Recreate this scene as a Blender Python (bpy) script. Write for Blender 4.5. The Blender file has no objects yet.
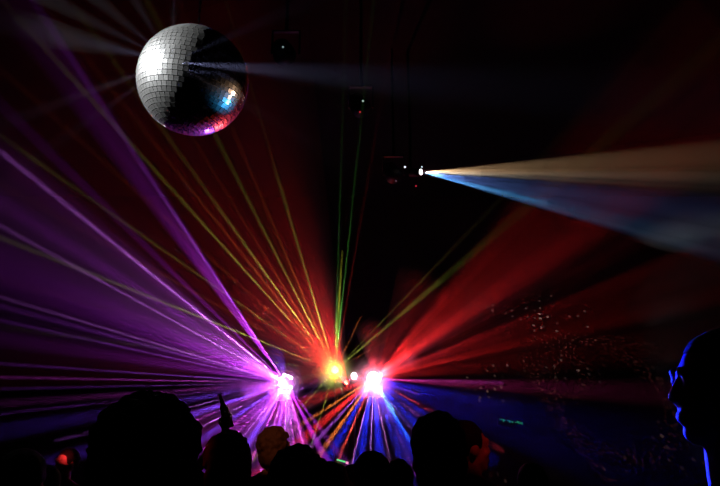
import bpy, bmesh, math, random
from mathutils import Vector, Matrix, noise
R = math.radians
random.seed(7)
sc = bpy.context.scene
C = sc.collection

# ------------------------------------------------------------------ camera
CAM = Vector((0, 0, 1.75)); PITCH = R(16.8); F = 620.0
fwd = Vector((0, math.cos(PITCH), math.sin(PITCH)))
up = Vector((0, -math.sin(PITCH), math.cos(PITCH)))
right = Vector((1, 0, 0))
def at(px, py, d):
    return CAM + (right * ((px - 360) / F) + up * ((243 - py) / F) + fwd) * d
cd = bpy.data.cameras.new('camera'); cam = bpy.data.objects.new('camera', cd); C.objects.link(cam)
cam.location = CAM; cam.rotation_euler = (R(90) + PITCH, 0, 0)
cd.sensor_width = 36; cd.lens = 36 * F / 720; cd.clip_start = 0.02; cd.clip_end = 100
sc.camera = cam
sc.view_settings.view_transform = 'Standard'; sc.view_settings.look = 'None'
sc.view_settings.exposure = 0; sc.view_settings.gamma = 1
cy = sc.cycles
cy.max_bounces = 4; cy.diffuse_bounces = 2; cy.glossy_bounces = 2; cy.transmission_bounces = 2
cy.volume_bounces = 0; cy.volume_step_rate = 2.0; cy.volume_max_steps = 48; cy.transparent_max_bounces = 96
cy.use_denoising = True; cy.use_light_tree = True
cy.caustics_reflective = False; cy.sample_clamp_indirect = 4
w = bpy.data.worlds.new('world'); sc.world = w; w.use_nodes = True
w.node_tree.nodes['Background'].inputs[0].default_value = (0.004, 0.002, 0.003, 1)
w.node_tree.nodes['Background'].inputs[1].default_value = 1

# ------------------------------------------------------------------ helpers
def tag(o, label=None, cat=None, group=None, kind=None):
    if label: o['label'] = label
    if cat: o['category'] = cat
    if group: o['group'] = group
    if kind: o['kind'] = kind
    return o
def empty(name, loc, rz=0):
    o = bpy.data.objects.new(name, None); C.objects.link(o)
    o.location = loc; o.rotation_euler = (0, 0, rz); o.empty_display_size = .1
    return o
def mat(name, col, rough=.6, metal=0, noise_amt=.25, scale=20, spec=.3):
    m = bpy.data.materials.new(name); m.use_nodes = True
    nt = m.node_tree; b = nt.nodes['Principled BSDF']
    b.inputs['Roughness'].default_value = rough; b.inputs['Metallic'].default_value = metal
    b.inputs['Specular IOR Level'].default_value = spec
    tc = nt.nodes.new('ShaderNodeTexCoord'); n = nt.nodes.new('ShaderNodeTexNoise')
    n.inputs['Scale'].default_value = scale; n.inputs['Detail'].default_value = 4
    nt.links.new(tc.outputs['Object'], n.inputs['Vector'])
    mx = nt.nodes.new('ShaderNodeMix'); mx.data_type = 'RGBA'
    mx.inputs['A'].default_value = (*[c * (1 - noise_amt) for c in col], 1)
    mx.inputs['B'].default_value = (*[min(1, c * (1 + noise_amt)) for c in col], 1)
    nt.links.new(n.outputs['Fac'], mx.inputs['Factor']); nt.links.new(mx.outputs['Result'], b.inputs['Base Color'])
    bp = nt.nodes.new('ShaderNodeBump'); bp.inputs['Strength'].default_value = .15
    nt.links.new(n.outputs['Fac'], bp.inputs['Height']); nt.links.new(bp.outputs['Normal'], b.inputs['Normal'])
    return m
def emit(name, col, s):
    m = bpy.data.materials.new(name); m.use_nodes = True
    nt = m.node_tree; nt.nodes.clear()
    e = nt.nodes.new('ShaderNodeEmission'); o = nt.nodes.new('ShaderNodeOutputMaterial')
    e.inputs[0].default_value = (*col, 1); e.inputs[1].default_value = s
    nt.links.new(e.outputs[0], o.inputs[0]); m.cycles.emission_sampling = 'NONE'
    return m
def obj(name, bm, m, parent=None, smooth=False, loc=None):
    me = bpy.data.meshes.new(name)
    bmesh.ops.recalc_face_normals(bm, faces=bm.faces)
    bm.to_mesh(me); bm.free()
    if smooth:
        for p in me.polygons: p.use_smooth = True
    me.materials.append(m)
    o = bpy.data.objects.new(name, me); C.objects.link(o)
    if parent: o.parent = parent
    if loc: o.location = loc
    return o
def add_box(bm, c, s, rot=None, bev=0):
    r = bmesh.ops.create_cube(bm, size=1)
    M = Matrix.Translation(c) @ (rot if rot else Matrix.Identity(4)) @ Matrix.Diagonal((*s, 1))
    bmesh.ops.transform(bm, matrix=M, verts=r['verts'])
    if bev:
        es = list({e for v in r['verts'] for e in v.link_edges})
        bmesh.ops.bevel(bm, geom=es, offset=bev, segments=2, affect='EDGES')
def frame(d):
    return d.to_track_quat('Z', 'Y').to_matrix().to_4x4()
def add_rod(bm, a, b, r1, r2=None, n=12, caps=True):
    a = Vector(a); b = Vector(b); r2 = r1 if r2 is None else r2
    d = b - a
    r = bmesh.ops.create_cone(bm, cap_ends=caps, segments=n, radius1=r1, radius2=r2, depth=d.length)
    bmesh.ops.transform(bm, matrix=Matrix.Translation((a + b) / 2) @ frame(d), verts=r['verts'])
def add_ell(bm, c, s, sub=3, rot=None):
    r = bmesh.ops.create_icosphere(bm, subdivisions=sub, radius=1)
    M = Matrix.Translation(c) @ (rot if rot else Matrix.Identity(4)) @ Matrix.Diagonal((*s, 1))
    bmesh.ops.transform(bm, matrix=M, verts=r['verts'])
    return r['verts']
def add_cap(bm, a, b, r1, r2):
    a = Vector(a); b = Vector(b)
    add_rod(bm, a, b, r1, r2, 14)
    add_ell(bm, a, (r1,) * 3, 2); add_ell(bm, b, (r2,) * 3, 2)
def one(fn, *a, **k):
    bm = bmesh.new(); fn(bm, *a, **k); return bm

M_wall = mat('black_painted_wall', (.016, .014, .014), .9, scale=3, spec=.1)
M_floor = mat('dark_dance_floor', (.02, .018, .018), .5, scale=2)
M_ceil = mat('black_ceiling', (.012, .011, .011), .95, scale=3, spec=.1)
M_black = mat('black_metal', (.004, .004, .0045), .5, .3, scale=40)
M_plastic = mat('black_plastic', (.005, .005, .0055), .5, scale=60)
M_chrome = mat('dull_steel', (.1, .1, .1), .35, .9)

# ------------------------------------------------------------------ room
X0, X1, Y0, Y1, ZC = -8, 8, -4, 11.8, 6.3
def slab(name, c, s, m):
    return tag(obj(name, one(add_box, c, s), m), kind='structure')
slab('floor', (0, (Y0 + Y1) / 2, -.05), (16.4, 16.2, .1), M_floor)
slab('ceiling', (0, (Y0 + Y1) / 2, ZC + .05), (16.4, 16.2, .1), M_ceil)
slab('wall_back', (0, Y1 + .05, ZC / 2), (16, .1, ZC), M_wall)
slab('wall_front', (0, Y0 - .05, ZC / 2), (16, .1, ZC), M_wall)
slab('wall_left', (X0 - .05, (Y0 + Y1) / 2, ZC / 2), (.1, 15.8, ZC), M_wall)
slab('wall_right', (X1 + .05, (Y0 + Y1) / 2, ZC / 2), (.1, 15.8, ZC), M_wall)
slab('baseboard_back', (0, Y1 - .01, .06), (16, .02, .12), M_plastic)

# ------------------------------------------------------------------ haze shaped into shafts and glows, lit by lamps
HAZE = {}
# haze density thins away from stage and ball, shaped so shafts fade
CLOUD = {'stage': (Vector((-.3, 8.9, 2.65)), 1.5, .03), 'ball': (Vector(at(175, 66, 3.5)), .75, .10), 'even': (Vector((0, 0, 0)), 1.0, 1.0)}
def dens(key, p):
    sig, kind = key; c, hl, fl = CLOUD[kind]
    return sig if kind == 'even' else sig * (math.exp(-(p - c).length / hl) + fl)
def haze(key):
    if key in HAZE: return HAZE[key]
    sig, kind = key
    m = bpy.data.materials.new('haze'); m.use_nodes = True
    nt = m.node_tree; nt.nodes.clear()
    vs = nt.nodes.new('ShaderNodeVolumeScatter'); mo = nt.nodes.new('ShaderNodeOutputMaterial')
    vs.inputs['Color'].default_value = (1, 1, 1, 1); vs.inputs['Density'].default_value = sig
    def mth(op, a, b=0, c=0):
        q = nt.nodes.new('ShaderNodeMath'); q.operation = op
        for i, v in enumerate((a, b, c)):
            if isinstance(v, (int, float)): q.inputs[i].default_value = v
            else: nt.links.new(v, q.inputs[i])
        return q.outputs[0]
    if kind != 'even':
        vd = nt.nodes.new('ShaderNodeVectorMath')
        if isinstance(kind, float):          # a puff of radius kind round its own centre
            tc = nt.nodes.new('ShaderNodeTexCoord'); vd.operation = 'LENGTH'; nt.links.new(tc.outputs['Object'], vd.inputs[0])
            q = mth('MAXIMUM', mth('SUBTRACT', 1.0, mth('DIVIDE', vd.outputs['Value'], kind)), 0.0)
            d_ = mth('MULTIPLY', mth('POWER', q, 2.5), sig)
        else:
            c, hl, fl = CLOUD[kind]
            ge = nt.nodes.new('ShaderNodeNewGeometry'); vd.operation = 'DISTANCE'
            vd.inputs[1].default_value = c; nt.links.new(ge.outputs['Position'], vd.inputs[0])
            d_ = mth('MULTIPLY_ADD', mth('EXPONENT', mth('DIVIDE', vd.outputs['Value'], -hl)), sig, sig * fl)
        nt.links.new(d_, vs.inputs['Density'])
    nt.links.new(vs.outputs[0], mo.inputs['Volume']); HAZE[key] = m
    return m
def glow(parent, c, rad, col, power, label=None):
    """thick haze right in front of a lamp, lit by the lamp's spill"""
    ld = bpy.data.lights.new('added_glow_lamp', 'POINT'); ld.energy = power; ld.color = col; ld.shadow_soft_size = .004
    lo = bpy.data.objects.new('added_glow_lamp', ld); C.objects.link(lo); lo.location = c; lo.parent = parent
    lo.matrix_parent_inverse = Matrix.Translation(parent.location).inverted()
    bm = bmesh.new(); add_ell(bm, (0, 0, 0), (rad,) * 3, 4)
    o = obj('added_glow_haze', bm, haze((5.0, float(rad))), parent, True, c - parent.location)
    if label: o['label'] = label

def spot(name, src, dst, half, col, power, blend=.5, size=.004, parent=None):
    ld = bpy.data.lights.new(name, 'SPOT'); ld.energy = power; ld.color = col
    ld.spot_size = 2 * half; ld.spot_blend = blend; ld.shadow_soft_size = size
    lo = bpy.data.objects.new(name, ld); C.objects.link(lo)
    lo.location = src; lo.rotation_euler = (Vector(dst) - Vector(src)).to_track_quat('-Z', 'Y').to_euler()
    if parent:
        lo.parent = parent; lo.matrix_parent_inverse = Matrix.Translation(parent.location).inverted()
    return lo
KP = 4 * math.pi * 2 * math.pi
def beam(parent, src, dst, r_end, col, lum, label=None, blend=1.0, name='light_beam', r0=.008, gobo=None, sig=(.3, 'stage'), r1=.006):
    """One shaft: a spot lamp at src and the cone of haze that it lights.
    lum is the brightness of the shaft half way along."""
    src = Vector(src); dst = Vector(dst); d = dst - src; L = d.length; u = d / L
    ta = max(r_end - r0, r_end * .3) / L
    half = math.atan(ta)
    back = r0 / ta                                   # the virtual apex lies behind the lens
    mx = max(col)
    hv = L * .5
    power = KP / dens(sig, src + u * hv) * hv * lum / ta
    apex = src
    lo = spot('beam_lamp', apex, dst, half * 1.0, col, power, blend, .003, parent)
    bm = bmesh.new()
    n = 20 if half < R(4) else 36
    a = src + u * .01
    add_rod(bm, a, dst, r1, r_end * 1.06 + .006, n)
    if parent:
        o = obj(name, bm, haze(sig), parent); o.matrix_parent_inverse = Matrix.Translation(parent.location).inverted()
    else:
        # own origin at the source
        bmesh.ops.translate(bm, vec=-src, verts=bm.verts)
        o = obj(name, bm, haze(sig)); o.location = src
    if label: o['label'] = label
    if gobo:
        ld = lo.data; ld.use_nodes = True; gobo(ld.node_tree)
    return o, lo

def ends(src_px, src_d, ang, d_end, length=None):
    """point on the frame border (or at length px) in screen direction ang, at depth d_end"""
    a = R(ang); dx, dy = math.cos(a), -math.sin(a)
    if length is None:
        ts = []
        if dx > 1e-6: ts.append((760 - src_px[0]) / dx)
        if dx < -1e-6: ts.append((-40 - src_px[0]) / dx)
        if dy > 1e-6: ts.append((520 - src_px[1]) / dy)
        if dy < -1e-6: ts.append((-30 - src_px[1]) / dy)
        length = min(ts)
    return src_px[0] + dx * length, src_px[1] + dy * length, length
def fan(parent, src_px, src_d, table, ring=0.0, fwd_off=.12, sig=(.3, 'stage'), gain=1.0, rmin=.010):
    base = at(*src_px, src_d)
    for row in table:
        ang, hw, col, lum, d_end = row[:5]
        length = row[5] if len(row) > 5 else None
        label = row[6] if len(row) > 6 else None
        ex, ey, ln = ends(src_px, src_d, ang, d_end, length)
        dst = at(ex, ey, d_end)
        a = R(ang)
        s = base + (right * math.cos(a) + up * math.sin(a)) * ring - fwd * fwd_off
        r_end = max(rmin, math.tan(R(hw)) * ln / F * d_end)
        # stop at the floor / ceiling
        u = dst - s
        t = 1.0
        if dst.z < .02: t = (s.z - .02) / (s.z - dst.z)
        if dst.z > ZC - .1: t = (ZC - .1 - s.z) / (dst.z - s.z)
        dst = s + u * t; r_end *= t
        beam(parent, s, dst, r_end, col, lum * gain, label, sig=sig)

# colours
VIO = (.48, .03, .78); MAG = (.85, .08, .85); BVI = (.16, .05, 1); WVI = (.68, .18, 1); LAV = (.48, .08, .9)
RED = (1, .02, .02); ORA = (1, .2, .03); YEL = (.75, .8, .05); OLI = (.45, .5, .06); GRN = (.15, .6, .08)
BLU = (.008, .02, 1); PNK = (1, .25, .65); CYA = (.05, .5, 1)

# ------------------------------------------------------------------ fixtures on the stage bar
def lens_obj(name, c, n, r, m, parent, bulge=.4):
    bm = bmesh.new(); vs_ = add_ell(bm, (0, 0, 0), (r, r, r * bulge), 3)
    bmesh.ops.transform(bm, matrix=Matrix.Translation(c) @ frame(Vector(n)), verts=bm.verts)
    return obj(name, bm, m, parent, True)
def derby(px, d, label):
    """round effect light with a ring of lenses on its face"""
    p = at(*px, d)
    t = empty('effect_light', p - Vector((0, 0, .22))); tag(t, label, 'stage light')
    o = Vector((0, 0, .22)); n = -fwd
    bm = bmesh.new(); add_rod(bm, o + fwd * .16, o + fwd * .02, .10, .13, 32); add_ell(bm, o + fwd * .02, (.12, .05, .12), 3)
    obj('housing', bm, M_plastic, t, True)
    bm = bmesh.new()
    for s in (-1, 1): add_box(bm, (s * .15, .09, .1), (.02, .05, .3), bev=.004)
    add_box(bm, (0, .09, -.04), (.32, .05, .02), bev=.004)
    obj('yoke', bm, M_black, t)
    obj('clamp', one(add_rod, (0, .09, -.05), (0, .09, -.14), .03), M_black, t)
    return t, p
# violet derby
V = (287, 381); DV = 9.0
tv, pv = derby(V, DV, 'stage light with a ring of white-hot lenses throwing a violet fan of beams')
Mw = emit('lens_violet_white', (.95, .7, 1), 14)
for k in range(11):
    a = R(360 / 11 * k + 10)
    rr = .085 if k % 3 else .10
    if k in (0, 10): continue
    c = Vector((0, 0, .22)) + (right * math.cos(a) + up * math.sin(a)) * rr - fwd * .05
    lens_obj('lens', c, -fwd, .026 if k % 2 else .02, Mw, tv)
fan(tv, V, DV, [
    # ang, half width deg, colour, lum mid, depth end, px length
    (125.5, 3.6, VIO, .055, 4.8), (124.5, .6, LAV, .45, 7.6, 110),
    (141.5, 3.0, VIO, .03, 5.6), (142, .5, WVI, .5, 7.6, 120), (136, 1.4, VIO, .025, 6.2),
    (151.5, .4, WVI, .075, 6.2), (148, 2.2, VIO, .05, 6.2), (158.5, 6.0, VIO, .06, 6.0),
    (163.6, .5, WVI, .07, 6.2), (165.3, 1.0, LAV, .07, 6.2), (168, .5, LAV, .05, 6.4),
    (171.5, 2.4, VIO, .03, 6.4), (160, 20, VIO, .026, 6.6), (150, 24, (.5, .03, .25), .012, 6.0),
    (176.5, .6, LAV, .07, 6.8), (179.2, .5, MAG, .06, 6.8), (181.5, .7, LAV, .08, 6.8),
    (184.5, 1.4, MAG, .05, 6.6), (186.5, .7, LAV, .09, 6.6), (190, 2.4, BVI, .08, 6.6),
    (194.5, .8, WVI, .16, 6.8, 240), (199, 2.4, BVI, .13, 6.8), (203, .8, MAG, .3, 7, 170),
    (208, .8, WVI, .42, 7, 170), (214, 3.0, BVI, .26, 7.2, 170), (219, 1.2, MAG, .25, 7.4, 170),
    (226, .9, MAG, .4, 7.5, 170), (231.5, .8, WVI, .4, 7.6, 170), (238, 4.0, BVI, .35, 7.6, 170),
    (246, 1.4, MAG, .4, 7.8, 170), (254, 1.2, WVI, .5, 7.8, 170), (261, 3.0, BVI, .4, 7.8, 170),
    (268.5, 1.0, WVI, .5, 7.8, 170), (277, 1.2, MAG, .5, 8, 170), (285.5, 1.0, WVI, .5, 8, 170),
    (297, 4.0, (.6, .03, .9), .3, 8, 170), (306, 3.5, VIO, .12, 8, 170), (285, 7, (.6, .04, .6), .25, 8, 170),
    (152, 13, WVI, .7, 8.6, 48), (275, 10, WVI, .8, 8.6, 40), (195, 16, MAG, .5, 8.6, 45), (235, 14, LAV, .5, 8.6, 50),
    (228, 30, (.4, .03, .7), .12, 7.6, 170), (262, 16, (.6, .04, .7), .2, 7.8, 170),
], ring=.075, gain=1.8)
glow(tv, pv - fwd * .16, .34, (.7, .10, 1), 8, 'violet glow in the haze')

# yellow-green laser
Y = (335, 370); DY = 9.3
py_ = at(*Y, DY)
ty = empty('laser_projector', py_ - Vector((0, 0, .1))); tag(ty, 'small laser box glowing yellow-green, spraying hair-thin rays upward', 'laser light')
bm = one(add_box, (0, .12, .1), (.2, .2, .14), bev=.01); obj('housing', bm, M_plastic, ty)
lens_obj('aperture', Vector((0, 0, .1)), -fwd, .055, emit('laser_aperture', (.8, 1, .15), 9), ty)
bm = bmesh.new(); add_box(bm, (0, .12, -.01), (.24, .04, .015))
for s in (-1, 1): add_box(bm, (s * .115, .12, .05), (.012, .04, .12))
obj('bracket', bm, M_black, ty)
fan(ty, Y, DY, [
    (158.4, .16, OLI, .05, 6.2), (106.5, .16, OLI, .035, 5.0), (113, .2, ORA, .02, 5.4), (117, .14, OLI, .035, 5.2),
    (121.5, .3, ORA, .035, 5.4), (125.6, .16, OLI, .045, 5.4), (128.5, .3, ORA, .045, 5.6), (132, .16, OLI, .035, 6),
    (138, .4, ORA, .035, 6), (145, .2, OLI, .04, 6.5), (151, .4, ORA, .04, 6.5),
], ring=0, fwd_off=.04, rmin=.005, gain=.45)
fan(ty, Y, DY, [
    (165, .8, ORA, .16, 8, 90), (173, .5, OLI, .16, 8, 80), (181, .8, ORA, .18, 8, 80), (190, .8, YEL, .16, 8, 80),
    (199, .8, ORA, .2, 8, 90), (209, .5, LAV, .18, 8, 120), (221, .5, LAV, .2, 8, 130), (228, .4, OLI, .18, 8, 130),
    (252.5, .22, OLI, .12, 8, 130), (289, .22, (.4, .7, .4), .16, 8, 120), (275, .6, ORA, .12, 8, 60), (306, .6, ORA, .12, 8, 50),
    (86.5, .3, YEL, .08, 7.8, 120), (64, .6, ORA, .1, 8, 60), (30, 1, ORA, .12, 8, 60), (145, 3, OLI, .10, 8, 70), (115, 3, YEL, .10, 8, 70), (195, 4, OLI, .12, 8, 70),
], ring=0, fwd_off=.04, rmin=.006)
fan(ty, Y, DY, [(88.3, .22, GRN, .012, 4.6), (84.0, .2, GRN, .018, 4.6), (80.2, .3, (.8, .04, .03), .012, 4.6),
    (40.3, 1.8, OLI, .030, 6.5), (46, .9, OLI, .012, 6.5)], ring=0, fwd_off=.04, rmin=.006)
glow(ty, py_ - fwd * .10, .38, (.6, .8, .02), 9, 'yellow-green glow in the haze')

# small pink-white lamp
P = (355, 376); DP = 9.1
pp = at(*P, DP)
tp = empty('pin_spot', pp - Vector((0, 0, .1))); tag(tp, 'small pin spot with one pinkish white beam between the laser and the red lamp', 'stage light')
bm = bmesh.new(); add_rod(bm, Vector((.06, .16, .1)), Vector((-.01, .01, .1)), .045, .055, 24); obj('housing', bm, M_plastic, tp, True)
lens_obj('lens', Vector((-.012, -.01, .1)), Vector((-.6, -1, -.2)), .048, emit('lens_pink_white', (1, .75, .9), 12), tp)
obj('bracket', one(add_box, (.03, .1, 0), (.02, .04, .16)), M_black, tp)
fan(tp, P, DP, [(203.5, 2.8, (1, .25, .75), .45, 7.6, 150), (205.5, .8, WVI, .4, 8, 90), (213, 1.6, LAV, .18, 7.8, 150)], ring=0, fwd_off=.06)

glow(tp, pp - fwd * .08, .16, (1, .5, .8), 1)
# red / blue moving head
Q = (373, 377); DQ = 9.0
tr, pr = derby(Q, DQ, 'white-hot stage lamp right of centre, red beams upward and blue beams down')
lens_obj('lens', Vector((0, 0, .22)) - fwd * .045, -fwd, .085, emit('lens_red_white', (1, .8, .78), 14), tr)
fan(tr, Q, DQ, [
    (39, 11, RED, .055, 6.0), (7, 6, RED, .018, 6.2), (49, 4, RED, .02, 6.0), (34, 4, RED, .03, 6.0),
    (17.5, 6.5, RED, .045, 6.0), (13, 2.2, RED, .03, 6.0), (21.5, 1.8, RED, .03, 6.2), (27, 3, RED, .012, 6.2),
    (-3.2, 3.5, (.75, .03, .25), .045, 6.2), (-2.6, 1.6, MAG, .22, 7, 130),
    (-17, 12.0, BLU, .022, 6.6), (-12, 3.0, BLU, .06, 7, 150), (-21, 1.6, LAV, .15, 7, 50),
], ring=.03, gain=2.0)
fan(tr, Q, DQ, [
    (-29.7, 1.7, (1, .06, .12), .20, 7.2, 150), (-40, 1.6, (.8, .12, .7), .24, 7.4, 130), (-35, 4.0, BLU, .16, 7.4, 150),
    (-53, 1.4, (.4, .12, 1), .4, 7.6, 140), (-47, 5.0, BLU, .3, 7.6, 150), (-60, 2.0, CYA, .5, 7.8, 75), (-61, 5, BLU, .6, 7.6, 140),
    (-66, 1.2, LAV, .45, 7.6, 140), (-71, 4, BLU, .6, 7.6, 140), (-78.5, 1.5, (.8, .25, .7), .42, 7.8, 140), (-85, 5, BLU, .6, 7.8, 140),
    (-92, 1.3, (.5, .2, 1), .5, 7.8, 140), (-99, 5, BLU, .5, 7.8, 140), (-104, 1.3, (.7, .2, .9), .45, 7.8, 140),
    (-113, 1.9, (1, .08, .05), .5, 7.8, 150), (-119, 4.5, BLU, .36, 7.8, 150), (-125, 2.4, ORA, .5, 7.8, 160),
    (-132, 2.2, (.5, .1, .8), .3, 7.8, 160), (-139, 4.5, RED, .5, 7.8, 160), (-147, 2.2, ORA, .3, 8, 150),
    (-78, 22, (.5, .12, 1), .16, 8.6, 45), (-60, 7, (.2, .7, 1), .5, 8.6, 40), (25, 16, (1, .1, .2), .3, 8.6, 45),
    (180, 9, RED, .16, 8.2, 90), (-160, 7, RED, .2, 8.2, 110), (62, 14, RED, .06, 8.2, 110), (90, 20, RED, .14, 8.6, 50),
], ring=.03, gain=2.6)
glow(tr, pr - fwd * .18, .44, (1, .12, .35), 18, 'pink-white glow in the haze')
spot('beam_lamp', pr - fwd * .15, at(186, 92, 4.0), R(6), (1, .05, .03), 2500, .3, .02, tr)
spot('beam_lamp', pv - fwd * .15, at(186, 92, 4.0), R(6), (.3, .08, 1), 900, .3, .02, tv)
# broad red wash behind the laser
RW = (348, 384); DR = 8.9
prw = at(*RW, DR)
tw = empty('wash_light', prw - Vector((0, 0, .14))); tag(tw, 'red wash light low beside the laser, flooding the haze up-left', 'stage light')
bm = bmesh.new(); add_rod(bm, Vector((0, .14, .1)), Vector((-.02, .0, .16)), .05, .06, 24); obj('housing', bm, M_plastic, tw, True)
lens_obj('lens', Vector((-.02, -.004, .163)), Vector((-.2, -1, .5)), .035, emit('lens_red', (1, .1, .03), 3), tw)
obj('bracket', one(add_box, (0, .1, 0), (.2, .04, .02)), M_black, tw)
fan(tw, RW, DR, [(120, 22, RED, .030, 6.6), (138, 16, RED, .018, 6.6), (108, 9, RED, .012, 6.6), (127, 8, RED, .015, 6.6), (150, 16, RED, .05, 8, 130), (115, 20, RED, .06, 8, 110)], ring=0, fwd_off=.08, gain=1.9)

# support: bar on two tripod stands
zb = pv.z - .44
tb = empty('lighting_stand', (0, pv.y + .12, 0)); tag(tb, 'black T-bar lighting stand on tripod legs carrying the stage lights', 'lighting stand')
zbar = 1.2
obj('crossbar', one(add_rod, (-1.5, 0, zbar), (.6, 0, zbar), .022), M_black, tb)
for q in (pv - Vector((0, 0, .34)), py_ - Vector((0, 0, .1)), pp - Vector((0, 0, .14)), pr - Vector((0, 0, .34)), prw - Vector((0, 0, .14))):
    obj('riser', one(add_rod, (q.x, 0, zbar), (q.x, q.y + .12 - tb.location.y if abs(q.y + .12 - tb.location.y) < .5 else 0, q.z - .01), .011), M_black, tb)
for x in (-1.2, .35):
    obj('pole', one(add_rod, (x, 0, .3), (x, 0, zbar), .02), M_black, tb)
    for k in range(3):
        a = R(90 + 120 * k)
        obj('leg', one(add_rod, (x, 0, .75), (x + .5 * math.cos(a), .5 * math.sin(a), .015), .013), M_black, tb)

# DJ table behind the crowd
tt = empty('dj_table', (-.3, 10.4, 0)); tag(tt, 'black cloth-fronted DJ table behind the lighting stand', 'table')
obj('tabletop', one(add_box, (0, 0, .95), (2.2, .7, .04), bev=.005), M_plastic, tt)
for sx in (-1, 1):
    for sy in (-1, 1): obj('leg', one(add_rod, (sx * 1.0, sy * .28, 0), (sx * 1.0, sy * .28, .93), .02), M_black, tt)
bm = bmesh.new()
prev = None
for i in range(89):
    x = -1.1 + 2.2 * i / 88; y = -.37 + .018 * math.sin(i * .9)
    a = bm.verts.new((x, y, .02)); b = bm.verts.new((x, y * .98, .95))
    if prev: bm.faces.new((prev[0], a, b, prev[1]))
    prev = (a, b)
o = obj('front_cloth', bm, M_wall, tt, True); md = o.modifiers.new('s', 'SOLIDIFY'); md.thickness = .006

# ------------------------------------------------------------------ projector upper right
W = (421, 172); DW = 7.2
pw = at(*W, DW)
t = empty('scanner_light', Vector((pw.x - .05, pw.y, ZC))); tag(t, 'ceiling-hung scanner light throwing a cream and blue cone to the right', 'stage light')
lz = pw - t.location
bm = bmesh.new(); add_rod(bm, lz + Vector((-.13, .03, .02)), lz + Vector((-.02, 0, 0)), .05, .045, 24)
obj('housing', bm, M_plastic, t, True)
obj('drop_pole', one(add_rod, (-.06, .1, 0), (-.06, .1, lz.z), .018), M_black, t)
obj('yoke', one(add_box, lz + Vector((-.07, .08, .0)), (.12, .06, .03)), M_black, t)
lens_obj('lens', lz, Vector((1, -.35, -.1)), .032, emit('lens_white', (1, .97, .9), 14), t)
lens_obj('back_reflector', lz + Vector((.012, -.01, .06)), Vector((.4, -.8, .3)), .010, emit('reflector_glint', (.6, .75, .9), 1.2), t)  # the glint is put in as emission
def streaks(scale, lo_, hi_):
    def f(nt):
        n = nt.nodes; l = nt.links
        e = n.get('Emission')
        tc = n.new('ShaderNodeTexCoord'); sp = n.new('ShaderNodeSeparateXYZ'); l.new(tc.outputs['Normal'], sp.inputs[0])
        ax = n.new('ShaderNodeMath'); ax.operation = 'DIVIDE'; l.new(sp.outputs['X'], ax.inputs[0]); l.new(sp.outputs['Z'], ax.inputs[1])
        ay = n.new('ShaderNodeMath'); ay.operation = 'DIVIDE'; l.new(sp.outputs['Y'], ay.inputs[0]); l.new(sp.outputs['Z'], ay.inputs[1])
        cb = n.new('ShaderNodeCombineXYZ'); l.new(ax.outputs[0], cb.inputs[0]); l.new(ay.outputs[0], cb.inputs[1])
        no = n.new('ShaderNodeTexNoise'); no.inputs['Scale'].default_value = scale; no.inputs['Detail'].default_value = 2
        l.new(cb.outputs[0], no.inputs['Vector'])
        mr = n.new('ShaderNodeMapRange'); mr.inputs['From Min'].default_value = .35; mr.inputs['From Max'].default_value = .65
        mr.inputs['To Min'].default_value = lo_; mr.inputs['To Max'].default_value = hi_
        l.new(no.outputs['Fac'], mr.inputs['Value']); l.new(mr.outputs[0], e.inputs['Strength'])
    return f
def wbeam(ang, hw, col, lum, d_end, length=None, label=None, blend=.55):
    ex, ey, ln = ends(W, DW, ang, d_end, length)
    dst = at(ex, ey, d_end)
    r_end = math.tan(R(hw)) * ln / F * d_end
    beam(t, pw + (at(ex, ey, d_end) - pw).normalized() * .03, dst, r_end, col, lum, label, blend=blend, gobo=None, sig=(.3, 'even'), r1=.03)
wbeam(2.0, 5.0, (1, .60, .30), .15, 5.6, label='cream coloured light beam')
wbeam(-2.0, 2.6, (.7, .6, .5), .08, 5.6, label='pale grey light beam')
wbeam(-8.5, 5.2, (.14, .26, .8), .14, 5.6, label='blue light beam')
wbeam(-14.4, 3.2, (.1, .36, .9), .13, 5.6, label='bright blue edge beam')
wbeam(-15.2, .9, (.3, .65, 1), .05, 5.6, label='pale blue light beam')
wbeam(-14, 1.6, CYA, .25, 6.9, 130, label='cyan light beam')
wbeam(-2, 4.5, (1, .85, .6), .35, 7.0, 60, label='short cream light beam')

# ------------------------------------------------------------------ other ceiling fixtures with small lamps
def par_can(px, d, label, leds):
    p = at(*px, d)
    t = empty('par_can', (p.x, p.y, ZC)); tag(t, label, 'stage light')
    z = p.z - ZC
    bm = bmesh.new(); add_rod(bm, (-.05, .12, z + .1), (.0, -.02, z - .06), .085, .1, 24, caps=True)
    obj('housing', bm, M_plastic, t, True)
    bm = bmesh.new()
    for s in (-1, 1): add_box(bm, (s * .12, .05, z + .1), (.012, .04, .24))
    add_box(bm, (0, .05, z + .22), (.25, .04, .012)); obj('yoke', bm, M_black, t)
    obj('drop_pole', one(add_rod, (0, .05, 0), (0, .05, z + .22), .016), M_black, t)
    for (dx, dy, r, col, s) in leds:
        q = at(px[0] + dx, px[1] + dy, d - .2) - t.location
        lens_obj('indicator_light', q, -fwd, r, emit('indicator', col, s), t, .8)
par_can((394, 172), 7.2, 'black ceiling-hung spotlight just left of the scanner light', [(11, -5, .012, (.8, .85, .9), 1.2), (2, 9, .007, (.7, .5, .5), .25), (22, 14, .010, (1, .05, .1), .35)])
par_can((361, 104), 6.2, 'black ceiling-hung spotlight with white and red indicator dots', [(2, -3, .010, (.6, .8, .75), .5), (-1, 8, .009, (1, .05, .08), .35)])
par_can((285, 50), 5.4, 'black ceiling-hung spotlight with one faint pale dot, near the mirror ball', [(-2, -3, .008, (.5, .7, .7), .4)])

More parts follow.
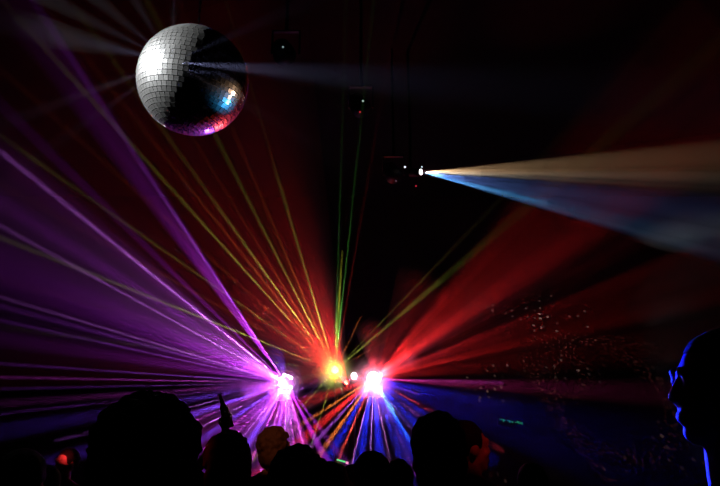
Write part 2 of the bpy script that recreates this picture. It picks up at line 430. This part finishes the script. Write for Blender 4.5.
# ------------------------------------------------------------------ mirror ball
DB = 4.0; pb = at(193.5, 81, DB); RB = 57 / F * DB * .95
tm = empty('mirror_ball', (pb.x, pb.y, ZC)); tag(tm, 'large mirrored disco ball hanging at upper left, half lit white', 'mirror ball')
cz = pb.z - ZC
rows = 34; tsz = math.pi / rows
bm = bmesh.new()
col_layer = None
rot0 = Matrix.Rotation(R(7), 4, 'Y') @ Matrix.Rotation(R(5), 4, 'X')
for i in range(rows):
    phi = -math.pi / 2 + (i + .5) * tsz
    n = max(4, round(2 * math.pi * math.cos(phi) / tsz))
    for k in range(n):
        th = 2 * math.pi * k / n + i * .37
        nrm = Vector((math.cos(phi) * math.cos(th), math.cos(phi) * math.sin(th), math.sin(phi)))
        e1 = Vector((-math.sin(th), math.cos(th), 0)); e2 = nrm.cross(e1)
        wv = math.pi * math.cos(phi) / n * .90 * RB; hv = tsz / 2 * .90 * RB
        tx, ty_ = random.gauss(0, .012), random.gauss(0, .012)
        c0 = nrm * RB
        def P3(a, b, dpt=0): return rot0 @ (c0 + e1 * a * wv + e2 * b * hv + nrm * (a * wv * tx + b * hv * ty_ - dpt)) + Vector((0, 0, cz))
        vtop = [bm.verts.new(P3(a, b)) for a, b in ((-1, -1), (1, -1), (1, 1), (-1, 1))]
        vb = [bm.verts.new(P3(a, b, .006)) for a, b in ((-1, -1), (1, -1), (1, 1), (-1, 1))]
        bm.faces.new(vtop)
        for q in range(4): bm.faces.new((vtop[q], vb[q], vb[(q + 1) % 4], vtop[(q + 1) % 4]))
M_tile = bpy.data.materials.new('mirror_tile'); M_tile.use_nodes = True
nt = M_tile.node_tree; b = nt.nodes['Principled BSDF']
b.inputs['Base Color'].default_value = (.55, .56, .58, 1); b.inputs['Metallic'].default_value = 1; b.inputs['Roughness'].default_value = .2
b2 = nt.nodes.new('ShaderNodeBsdfPrincipled'); b2.inputs['Metallic'].default_value = .7; b2.inputs['Roughness'].default_value = .55
b2.inputs['Base Color'].default_value = (.22, .22, .21, 1)
n_ = nt.nodes.new('ShaderNodeTexNoise'); n_.inputs['Scale'].default_value = 9
mr = nt.nodes.new('ShaderNodeMapRange'); mr.inputs['To Min'].default_value = .25; mr.inputs['To Max'].default_value = .5
mxs = nt.nodes.new('ShaderNodeMixShader'); nt.links.new(n_.outputs['Fac'], mr.inputs['Value']); nt.links.new(mr.outputs[0], mxs.inputs[0])
nt.links.new(b.outputs[0], mxs.inputs[1]); nt.links.new(b2.outputs[0], mxs.inputs[2])
nt.links.new(mxs.outputs[0], nt.nodes['Material Output'].inputs[0])
obj('mirror_tiles', bm, M_tile, tm)
M_grout = mat('ball_core', (.5, .49, .46), .8, scale=60)
bm = bmesh.new(); add_ell(bm, (0, 0, cz), (RB - .005,) * 3, 5); obj('core', bm, M_grout, tm, True)
bm = bmesh.new(); add_rod(bm, (0, 0, cz + RB - .01), (0, 0, cz + RB + .04), .05, .03, 24); obj('top_cap', bm, M_chrome, tm, True)
bm = bmesh.new()
z = cz + RB + .04; k = 0
while z < -.14:
    r_ = bmesh.ops.create_icosphere(bm, subdivisions=2, radius=1)
    bmesh.ops.transform(bm, matrix=Matrix.Translation((0, 0, z + .015)) @ Matrix.Rotation(R(90 * (k % 2)), 4, 'Z') @ Matrix.Diagonal((.009, .004, .02, 1)), verts=r_['verts'])
    z += .032; k += 1
obj('chain', bm, M_black, tm)
obj('motor', one(add_rod, (0, 0, -.14), (0, 0, 0), .07, .07, 24), M_plastic, tm)

# white follow spots on the ball (upper left, out of view)
def lampbody(name, label, p, aim, col):
    t = empty(name, (p.x, p.y, ZC)); tag(t, label, 'stage light')
    q = Vector(p) - t.location; u = (Vector(aim) - p).normalized()
    bm = bmesh.new(); add_rod(bm, q - u * .3, q - u * .03, .07, .09, 24); obj('housing', bm, M_plastic, t, True)
    obj('drop_pole', one(add_rod, q - u * .2, (q.x - u.x * .2, q.y - u.y * .2, 0), .015), M_black, t)
    return t
kd = (right * -.84 + up * .38 + fwd * -.28).normalized()
kp = pb + kd * 2.6
kp.z = min(kp.z, ZC - .3)
lampbody('follow_spot', 'ceiling spotlight aimed at the mirror ball from the upper left', kp, pb, None)
spot('ball_lamp', kp, pb, R(9), (.95, .97, 1), 2300, .2, .07)

# shafts off the ball, each lit by a lamp added at its surface
hit = at(168, 56, DB - .42)
def shaft(ang, hw, lum, d_end, length, col, label):
    sx, sy = 172, 62
    a = R(ang)
    ps = (sx + 6 * math.cos(a), sy - 6 * math.sin(a))
    s = at(*ps, DB - .48)
    ex, ey, ln = ends(ps, 0, ang, d_end, length)
    dst = at(ex, ey, d_end)
    u = dst - s; tt_ = 1
    if dst.z > ZC - .1: tt_ = (ZC - .1 - s.z) / u.z
    r_end = math.tan(R(hw)) * ln / F * d_end * tt_
    dst = s + u * tt_
    o, lo = beam(None, s, dst, r_end, col, lum, None, blend=1, name='light_shaft', r0=.02, sig=(.02, 'ball'))
    tag(o, label, 'light beam', 'shafts of light off the mirror ball')
GB = (.28, .30, .60)
shaft(88, 4.0, 0.00807, 4.2, None, GB, 'faint grey-blue shaft rising straight up from the mirror ball')
shaft(121, 4.0, 0.00453, 4.0, None, GB, 'faint shaft leaving the mirror ball up-left, steepest of those beside the vertical one')
shaft(140, 4.0, 0.00453, 4.0, None, GB, 'dim shaft from the mirror ball toward the top left corner')
shaft(153, 3.4, 0.00378, 4.0, None, GB, 'dim narrow shaft just under the one to the top left corner')
shaft(167, 6.5, 0.00681, 4.2, None, GB, 'broad pale shaft from the mirror ball to the left edge')
shaft(200, 4.2, 0.00453, 4.2, None, (.45, .36, .6), 'dim shaft from the mirror ball sloping down to the left edge')
shaft(215, 4.0, 0.00227, 4.2, None, (.5, .3, .5), 'very dim shaft sloping steeply down-left from the mirror ball')
shaft(24, 5.5, 0.00202, 4.2, None, GB, 'very faint shaft rising to the right of the mirror ball')
shaft(-4.5, 5.5, 0.00302, 5.2, None, GB, 'brighter pale shaft running right from the mirror ball, nearly level')
shaft(-30, 4.6, 0.00034, 5.0, 420, (.4, .34, .45), 'very faint shaft sloping down-right from the mirror ball')

# two unseen lamps on floor poles, added to put glints in the ball
for (pxg, pyg, col, pwv, lb) in ((230, 88, (1, .6, .35), 230, 'orange'), (226, 97, (.05, .45, 1), 420, 'blue')):
    nx, ny = (pxg - 192) / 57, (81 - pyg) / 57
    vdir = (CAM - pb).normalized()
    rr_ = vdir.cross(Vector((0, 0, 1))).normalized() * -1
    uu_ = rr_.cross(vdir) * -1
    if uu_.z < 0: uu_ = -uu_
    if rr_.x < 0: rr_ = -rr_
    nn = rr_ * nx + uu_ * ny + vdir * math.sqrt(max(0, 1 - nx * nx - ny * ny))
    rd = 2 * nn.dot(vdir) * nn - vdir
    tq = 4.6
    q = pb + rd.normalized() * tq
    t = empty('added_glint_spot', q); tag(t, lb + ' spotlight on a floor pole, added unseen to glint in the mirror ball', 'stage light')
    u = (pb - q).normalized()
    bm = bmesh.new(); add_rod(bm, -u * .3, -u * .05, .04, .05, 20); obj('housing', bm, M_plastic, t, True)
    obj('pole', one(add_rod, -u * .2, (-u.x * .2, -u.y * .2, -q.z + .02), .012), M_black, t)
    obj('base_plate', one(add_rod, (-u.x * .2, -u.y * .2, -q.z), (-u.x * .2, -u.y * .2, -q.z + .02), .12, n=32), M_black, t)
    spot('glint_lamp', q, pb + nn * RB, R(1.1), col, pwv, .3, .02)

# ------------------------------------------------------------------ mirror-ball specks on the back wall, right, from added unseen gobo lamps
def speck_gobo(nt, scale, thr, seed, ring=None):
    n = nt.nodes; l = nt.links; e = n.get('Emission')
    tc = n.new('ShaderNodeTexCoord'); sp = n.new('ShaderNodeSeparateXYZ'); l.new(tc.outputs['Normal'], sp.inputs[0])
    def m(op, a, b=None):
        q = n.new('ShaderNodeMath'); q.operation = op
        for i, v in enumerate((a, b)):
            if v is None: continue
            if hasattr(v, 'links') or hasattr(v, 'is_output'): l.new(v, q.inputs[i])
            else: q.inputs[i].default_value = v
        return q.outputs[0]
    ux = m('DIVIDE', sp.outputs['X'], sp.outputs['Z']); uy = m('DIVIDE', sp.outputs['Y'], sp.outputs['Z'])
    cb = n.new('ShaderNodeCombineXYZ'); l.new(ux, cb.inputs[0]); l.new(uy, cb.inputs[1]); cb.inputs[2].default_value = seed
    vo = n.new('ShaderNodeTexVoronoi'); vo.voronoi_dimensions = '2D'; vo.inputs['Scale'].default_value = scale; l.new(cb.outputs[0], vo.inputs['Vector'])
    dot = m('LESS_THAN', vo.outputs['Distance'], thr)
    no = n.new('ShaderNodeTexNoise'); no.inputs['Scale'].default_value = 9; no.inputs['Detail'].default_value = 1; l.new(cb.outputs[0], no.inputs['Vector'])
    clump = m('MULTIPLY', m('MAXIMUM', m('SUBTRACT', no.outputs['Fac'], .50), 0.0), 8.0)
    sep = n.new('ShaderNodeSeparateColor'); l.new(vo.outputs['Color'], sep.inputs[0])
    rnd = m('POWER', sep.outputs[0], 4.0)
    s = m('MULTIPLY', m('MULTIPLY', dot, rnd), clump)
    if ring:
        tot = None
        for (cx_, cy_, rad, wd) in ring:
            dx = m('SUBTRACT', ux, cx_); dy = m('SUBTRACT', uy, cy_)
            rr = m('SQRT', m('ADD', m('MULTIPLY', dx, dx), m('MULTIPLY', dy, dy)))
            v = m('DIVIDE', m('ABSOLUTE', m('SUBTRACT', rr, rad)), wd)
            v = m('MAXIMUM', m('SUBTRACT', 1.0, v), 0.0)
            tot = v if tot is None else m('ADD', tot, v)
        s = m('MULTIPLY', m('MULTIPLY', dot, m('ADD', sep.outputs[0], .3)), tot)
    l.new(s, e.inputs['Strength'])
sp_src = at(330, 60, 7.5)
aimp = CAM + (at(530, 378, 1) - CAM) * ((Y1 - CAM.y) / (at(530, 378, 1) - CAM).y)
lo = spot('speck_lamp', sp_src, aimp, R(17), (1, .62, .5), 12000, .6, .002); lo.data.use_nodes = True
speck_gobo(lo.data.node_tree, 60, .17, 3.0)
aim2 = CAM + (at(610, 395, 1) - CAM) * ((Y1 - CAM.y) / (at(610, 395, 1) - CAM).y)
lo = spot('swirl_lamp', sp_src, aim2, R(17), (1, .25, .2), 4000, .5, .002); lo.data.use_nodes = True
speck_gobo(lo.data.node_tree, 120, .25, 1.0, ring=[(0.02, .0, .11, .022), (-.05, .02, .15, .015), (.10, -.02, .06, .02)])

# little green display on the back wall
pg = CAM + (at(511, 422, 1) - CAM) * ((Y1 - .024 - CAM.y) / (at(511, 422, 1) - CAM).y)
t = empty('led_display', pg); tag(t, 'small green LED display glimmering low on the back wall', 'display')
obj('case', one(add_box, (0, 0, 0), (.5, .05, .14), bev=.006), M_plastic, t)
bm = bmesh.new(); xx = -.2
for k in range(15):
    if k in (4, 9): xx += .028; continue
    h = random.choice((.02, .035, .05)); add_box(bm, (xx, -.028, .012 - xx * .16 + random.uniform(-.01, .01)), (.016, .004, h)); xx += .028
obj('lit_segments', bm, emit('green_led', (.03, .5, .2), .35), t)

# ------------------------------------------------------------------ people
M_skin = mat('skin', (.30, .16, .11), .55, scale=30, noise_amt=.1)
M_skin2 = mat('skin_dark', (.12, .06, .04), .55, scale=30, noise_amt=.1)
M_hair = mat('black_hair', (.006, .005, .005), .8, scale=120, spec=.1)
M_hair2 = mat('brown_hair', (.06, .03, .018), .7, scale=120, spec=.1)
M_cl = [mat('shirt_black', (.008, .008, .009), .9, spec=.05), mat('shirt_maroon', (.07, .012, .012), .9, spec=.05), mat('shirt_navy', (.01, .012, .03), .9, spec=.05), mat('shirt_olive', (.02, .024, .014), .9, spec=.05)]
M_jean = mat('dark_denim', (.010, .012, .022), .9, spec=.05)
M_shoe = mat('black_leather', (.008, .008, .008), .5)

def remesh(name, bm, m, parent, vox, sm=3):
    me = bpy.data.meshes.new(name); bm.to_mesh(me); bm.free()
    o = bpy.data.objects.new(name, me); C.objects.link(o)
    md = o.modifiers.new('r', 'REMESH'); md.mode = 'VOXEL'; md.voxel_size = vox; md.use_smooth_shade = True
    if sm:
        s = o.modifiers.new('s', 'SMOOTH'); s.factor = .5; s.iterations = sm
    dg = bpy.context.evaluated_depsgraph_get(); dg.update()
    m2 = bpy.data.meshes.new_from_object(o.evaluated_get(dg))
    o.modifiers.clear(); o.data = m2; m2.name = name
    m2.materials.clear(); m2.materials.append(m)
    o.parent = parent
    return o

def hand(bm, wrist, fdir, palm_n, curl=.5, side=1):
    """palm, four curled fingers and a thumb; fdir along the hand, palm_n out of the palm"""
    f = fdir.normalized(); pn = (palm_n - f * palm_n.dot(f)).normalized(); s = f.cross(pn) * side
    for k in range(4):
        o_ = (k - 1.5) * .019
        add_cap(bm, wrist + s * o_ * .6, wrist + f * .085 + s * o_, .014, .0115)
        ln = (.030, .034, .032, .025)[k]; p = wrist + f * .088 + s * o_
        dr = f.copy()
        for j in range(3):
            q_ = curl * (.5 + .35 * j)
            dr = (f * math.cos(curl * (j + 1) * .9) + pn * math.sin(curl * (j + 1) * .9)).normalized()
            q = p + dr * ln * (1, .8, .65)[j]
            add_cap(bm, p, q, .0092 - j * .0006, .0088 - j * .0008); p = q
    p = wrist + f * .025 - s * .022
    for j, ln in enumerate((.04, .032, .026)):
        dr = (f * .75 - s * (.65 - .3 * j * curl) + pn * (.25 + curl * .4 * j)).normalized(); q = p + dr * ln
        add_cap(bm, p, q, .0125 - j * .0015, .0115 - j * .0015); p = q

def person(label, px, py_head, d, hair='short', rz=0, arms=None, skin=None, shirt=0, hairm=None, yaw=0, tilt=0, wide=1.0, vox=.0085, group=None):
    """px, py_head: where the centre of the head sits; stands on the floor"""
    hc = at(px, py_head, d)
    base = Vector((hc.x, hc.y, 0)); S = hc.z / 1.66
    t = empty('person', base, rz); tag(t, label, 'person', group)
    t.scale = (S, S, S)
    skin = skin or M_skin; hairm = hairm or M_hair
    arms = arms or {}
    Ld = dict(e=Vector((-.24, .0, 1.14)), w=Vector((-.23, .12, .92)))
    Rd = dict(e=Vector((.24, .0, 1.14)), w=Vector((.23, .12, .92)))
    Ld.update(arms.get('L', {})); Rd.update(arms.get('R', {}))
    hq = Matrix.Translation((0, 0, 1.56)) @ Matrix.Rotation(yaw, 4, 'Z') @ Matrix.Rotation(tilt, 4, 'X') @ Matrix.Translation((0, 0, -1.56))
    def H(x, y, z): return hq @ Vector((x, y, z))
    Hr = hq.to_3x3().to_4x4()
    bm = bmesh.new()
    # torso, neck
    add_ell(bm, (0, 0, .96), (.165, .115, .13)); add_ell(bm, (0, 0, 1.10), (.14, .095, .15)); add_ell(bm, (0, .0, 1.29), (.165, .11, .17))
    add_cap(bm, (-.15, 0, 1.41), (.15, 0, 1.41), .06, .06)
    add_cap(bm, (0, -.01, 1.40), (0, .0, 1.47), .075, .055); add_cap(bm, (0, 0, 1.45), H(0, .0, 1.60), .056, .052)
    for s in (-1, 1): add_cap(bm, (s * .025, -.025, 1.515), (s * .15, -.005, 1.435), .036, .040)   # shoulder slope
    add_ell(bm, (0, 0, 1.03), (.150, .103, .12)); add_ell(bm, (0, 0, 1.19), (.150, .100, .13))
    # head
    add_ell(bm, H(0, -.012, 1.685), (.077, .095, .098), 4, Hr); add_ell(bm, H(0, .03, 1.635), (.06, .065, .085), 3, Hr)
    add_ell(bm, H(0, .06, 1.578), (.034, .032, .026), 3, Hr)
    add_cap(bm, H(0, .088, 1.685), H(0, .104, 1.648), .007, .011)                       # nose
    for s in (-1, 1):
        add_ell(bm, H(s * .011, .097, 1.642), (.008, .009, .007), 2, Hr)
        add_ell(bm, H(s * .079, -.008, 1.655), (.010, .020, .032), 2, Hr)               # ear
        add_cap(bm, H(s * .014, .089, 1.702), H(s * .048, .076, 1.702), .010, .009)     # brow
        add_ell(bm, H(s * .031, .080, 1.683), (.015, .012, .011), 2, Hr)                # eyeball under the lid
        add_ell(bm, H(s * .042, .062, 1.640), (.022, .022, .022), 2, Hr)                # cheek
    add_ell(bm, H(0, .093, 1.612), (.024, .010, .006), 2, Hr); add_ell(bm, H(0, .091, 1.602), (.021, .010, .006), 2, Hr)
    # legs and feet
    for s in (-1, 1):
        add_cap(bm, (s * .085, 0, .92), (s * .10, .02, .50), .088, .058); add_cap(bm, (s * .10, .02, .50), (s * .11, -.01, .09), .056, .038)
        add_cap(bm, (s * .11, -.03, .045), (s * .125, .15, .032), .038, .03)
    # arms and hands
    for s, D in ((-1, Ld), (1, Rd)):
        sh = Vector((s * .185, 0, 1.40))
        add_cap(bm, sh, D['e'], .050, .038); add_cap(bm, D['e'], D['w'], .038, .026)
        fd = D.get('f', (D['w'] - D['e']).normalized()); pn = D.get('n', Vector((-s, 0, 0)))
        hand(bm, D['w'] + fd * .015, fd, pn, D.get('curl', .45), s)
    remesh('body', bm, skin, t, vox)
    # clothes
    bm = bmesh.new(); g = .014
    add_ell(bm, (0, 0, .98), (.165 + g, .115 + g, .13)); add_ell(bm, (0, 0, 1.10), (.145 + g, .1 + g, .15)); add_ell(bm, (0, .0, 1.29), (.167 + g, .112 + g, .165))
    add_cap(bm, (-.15, 0, 1.405), (.15, 0, 1.405), .07, .07); add_cap(bm, (0, -.01, 1.40), (0, -.005, 1.44), .085, .07)
    for s, D in ((-1, Ld), (1, Rd)):
        sh = Vector((s * .185, 0, 1.40)); add_cap(bm, sh, sh.lerp(D['e'], .8), .062, .054)
    for s in (-1, 1): add_cap(bm, (s * .04, -.02, 1.475), (s * .15, -.005, 1.425), .045, .055)
    add_ell(bm, (0, 0, 1.04), (.170, .118, .12)); add_ell(bm, (0, 0, 1.19), (.168, .115, .13)); add_ell(bm, (0, 0, 1.36), (.165, .105, .09))
    remesh('shirt', bm, M_cl[shirt], t, .011, 8)
    bm = bmesh.new()
    add_ell(bm, (0, 0, .93), (.175, .128, .11))
    for s in (-1, 1):
        add_cap(bm, (s * .085, 0, .90), (s * .10, .02, .50), .102, .075); add_cap(bm, (s * .10, .02, .50), (s * .11, -.01, .11), .074, .058)
    remesh('trousers', bm, M_jean, t, .014)
    for s in (-1, 1):
        bm = bmesh.new(); add_cap(bm, (s * .11, -.03, .055), (s * .125, .17, .045), .045, .038); add_ell(bm, (s * .117, .07, .018), (.05, .15, .018)); add_cap(bm, (s * .11, -.03, .05), (s * .11, -.02, .10), .045, .045)
        remesh('shoe', bm, M_shoe, t, .01)
    # hair
    bm = bmesh.new()
    if hair == 'afro':
        vs_ = add_ell(bm, H(0, -.03, 1.715), (.185, .18, .165), 6, Hr)
        for s in (-1, 1): vs_ = vs_ + add_ell(bm, H(s * .07, -.04, 1.62), (.115, .12, .13), 5, Hr)
        amp, fr = .022, 30
    elif hair == 'curly':
        vs_ = add_ell(bm, H(0, -.022, 1.70), (.108, .118, .115), 5, Hr); amp, fr = .014, 30
        for s in (-1, 1): vs_ = vs_ + add_ell(bm, H(s * .03, -.05, 1.62), (.075, .065, .1), 4, Hr)
    elif hair == 'long':
        vs_ = add_ell(bm, H(0, -.022, 1.70), (.093, .108, .102), 5, Hr); amp, fr = .006, 26
        vs_ = vs_ + add_ell(bm, H(0, -.07, 1.56), (.085, .05, .17), 4, Hr)
    else:
        vs_ = add_ell(bm, H(0, -.024, 1.698), (.086, .102, .098), 5, Hr); amp, fr = .004, 40
    for v in bm.verts:
        n0 = noise.noise(v.co * fr) + .6 * noise.noise(v.co * fr * 2.3)
        ctr = H(0, -.02, 1.68); v.co += (v.co - ctr).normalized() * amp * n0
    # keep the face clear
    inv = hq.inverted()
    for v in bm.verts:
        q = inv @ v.co
        lim = .045 if q.z < 1.735 else .085
        if hair == 'afro': lim = .075 if q.z < 1.74 else .13
        if q.y > lim and q.z < (1.80 if hair == 'afro' else 1.76):
            q.y = lim - (q.y - lim) * .1; v.co = hq @ q
    remesh('hair', bm, hairm, t, .007, 1 if hair in ('afro', 'curly') else 2)
    return t, S

person('person with a big round afro seen from behind, nearest and largest head', 147, 457, 2.2, 'afro', skin=M_skin2)
person('person with curly hair in a dark red top, just right of the afro', 226, 466, 2.75, 'curly', shirt=1, skin=M_skin, hairm=M_hair2, yaw=R(25),
       )
# the raised arm belongs to a dancer further on
bottle_holder, SB = person('dancer behind the curly head holding a bottle up in one hand', 232, 462, 3.9, 'short', shirt=0,
       arms={'L': dict(e=Vector((-.27, .12, 1.60)), w=Vector((-.075, .10, 1.85)), f=Vector((-.1, .1, 1)), n=Vector((.2, 1, 0)), curl=1.0)}, vox=.0065)
person('brown-haired dancer with a tilted head under the violet beams', 276, 449, 4.3, 'curly', shirt=1, hairm=M_hair2, skin=M_skin, yaw=R(-60))
person('short dark-haired person, low broad head below the violet light', 297, 487, 2.25, 'curly', shirt=0, wide=1.3)
stick_holder, SG = person('person with flat dark hair beside the green glow stick', 330, 486, 3.15, 'short', shirt=2,
       arms={'R': dict(e=Vector((.30, .14, 1.43)), w=Vector((.10, .13, 1.66)), f=Vector((-.3, .0, 1)), n=Vector((-1, 0, 0)), curl=.9)}, vox=.0065)
person('dark-haired person below the blue beams, right of the glow stick', 372, 482, 2.72, 'long', shirt=0)
person('person with a round head of hair standing out against the blue beams', 438, 453, 2.45, 'curly', shirt=3)
person('person turned sideways with a red-lit face, right of the round head', 469, 449, 3.0, 'short', shirt=1, yaw=R(-75), skin=M_skin)
person('person in the dark crowd under the green display', 532, 486, 3.45, 'long', shirt=0)
person('tall-haired dancer between the violet and the green-stick groups', 318, 484, 3.5, 'curly', shirt=2)
person('person furthest back, between the glow stick and the round head', 398, 482, 3.9, 'curly', shirt=0)
person('person behind the glow stick, head just showing above the rest', 352, 482, 4.2, 'short', shirt=1)
person('person at left between the far-left head and the red-lit face', 46, 488, 3.3, 'short', shirt=0)
person('person low in the dark at the far left with hair over the collar', 22, 484, 2.4, 'long', shirt=0)
person('person with a small red-lit face, left of the afro', 66, 464, 5.0, 'short', shirt=0, yaw=R(150))
person('person at the right edge in profile with a blue-lit face and neck', 723, 392, 1.45, 'short', shirt=0, rz=R(60), yaw=R(25), vox=.006)

# extra narrow spots added to tint single faces and the bottle
def crowd_fill_lamp(src, px, py, d, half, col, pwv, size=.05):
    spot('crowd_fill_lamp', src, at(px, py, d), R(half), col, pwv, .5, size)
crowd_fill_lamp(pr - fwd * .15, 705, 400, 1.45, 2.6, (.005, .015, 1), 30000, .004)
crowd_fill_lamp(at(100, 300, 3.0), 66, 457, 5.0, .7, (1, .06, .08), 2200)
crowd_fill_lamp(pp - fwd * .15, 214, 410, 3.8, .8, (1, .6, .8), 15000, .004)
# unseen spots added behind the camera to brighten heads from the front
for k, (lx, ly, tgt, hh, col, pwv, lb) in enumerate(((1.6, -.6, (478, 438, 3.0), 1.3, (1, .04, .04), 220, 'red spotlight added out of view to brighten the side-on dancer'),
        (-1.9, -.4, (201, 474, 2.75), 1.2, (1, .04, .03), 250, 'red spotlight added out of view to brighten the curly head'),
        (-1.2, -1.0, (278, 446, 4.3), 1.6, (1, .32, .12), 650, 'amber spotlight added out of view to brighten the tilted brown head'))):
    kp2 = Vector((lx, ly, 5.6)); tg = at(*tgt)
    lampbody('added_audience_spot', lb, kp2, tg, None)
    spot('crowd_fill_lamp', kp2, tg, R(hh), col, pwv, .6, .03)

# bottle and glow stick
def palm(holder, S, wv, fv, nv, out):
    wv = Vector(wv); fv = Vector(fv).normalized(); nv = Vector(nv); nv = (nv - fv * nv.dot(fv)).normalized()
    return holder.location + S * (wv + fv * .085 + nv * out)
gb = palm(bottle_holder, SB, (-.075, .10, 1.85), (-.1, .1, 1), (.2, 1, 0), .036)
bp_ = gb - Vector((-.358 * .05, 0, .934 * .05))
M_glass = mat('brown_glass', (.10, .05, .02), .1, spec=.6)
t = empty('beer_bottle', bp_); tag(t, 'brown bottle held up in a raised hand, right of the afro', 'bottle')
bm = bmesh.new()
for (a, b, r1, r2) in ((0, .13, .03, .03), (.13, .165, .03, .013), (.165, .225, .013, .012)): add_rod(bm, (0, 0, a), (0, 0, b), r1, r2, 24)
obj('glass', bm, M_glass, t, True); obj('cap', one(add_rod, (0, 0, .222), (0, 0, .232), .015), M_chrome, t)
t.rotation_euler = (0, R(-21), 0)
gp = palm(stick_holder, SG, (.10, .13, 1.66), (-.3, .0, 1), (-1, 0, 0), .012) + Vector((0, 0, .045))
print('HELD', [(360 + F * (q - CAM).dot(right) / (q - CAM).dot(fwd), 243 - F * (q - CAM).dot(up) / (q - CAM).dot(fwd)) for q in (gb, gp)])
t = empty('glow_stick', gp); tag(t, 'small green glow stick with a pink tip held above the crowd', 'glow stick')
t.rotation_euler = (0, R(14), 0)
obj('tube', one(add_cap, (-.026, 0, 0), (.016, 0, 0), .0042, .0042), emit('glow_green', (.12, .8, .25), 1.0), t, True)
obj('tip', one(add_cap, (.026, 0, -.002), (.030, 0, -.002), .006, .006), emit('glow_pink', (1, .25, .5), 1.3), t, True)

# lenses and indicators belong to the lamp housings
for o in list(C.objects):
    if o.parent is None and o.type == 'EMPTY':
        hs = [c for c in o.children if c.name.split('.')[0] == 'housing']
        if hs:
            for c in list(o.children):
                if c.name.split('.')[0] in ('lens', 'indicator_light', 'aperture', 'back_reflector'): c.parent = hs[0]
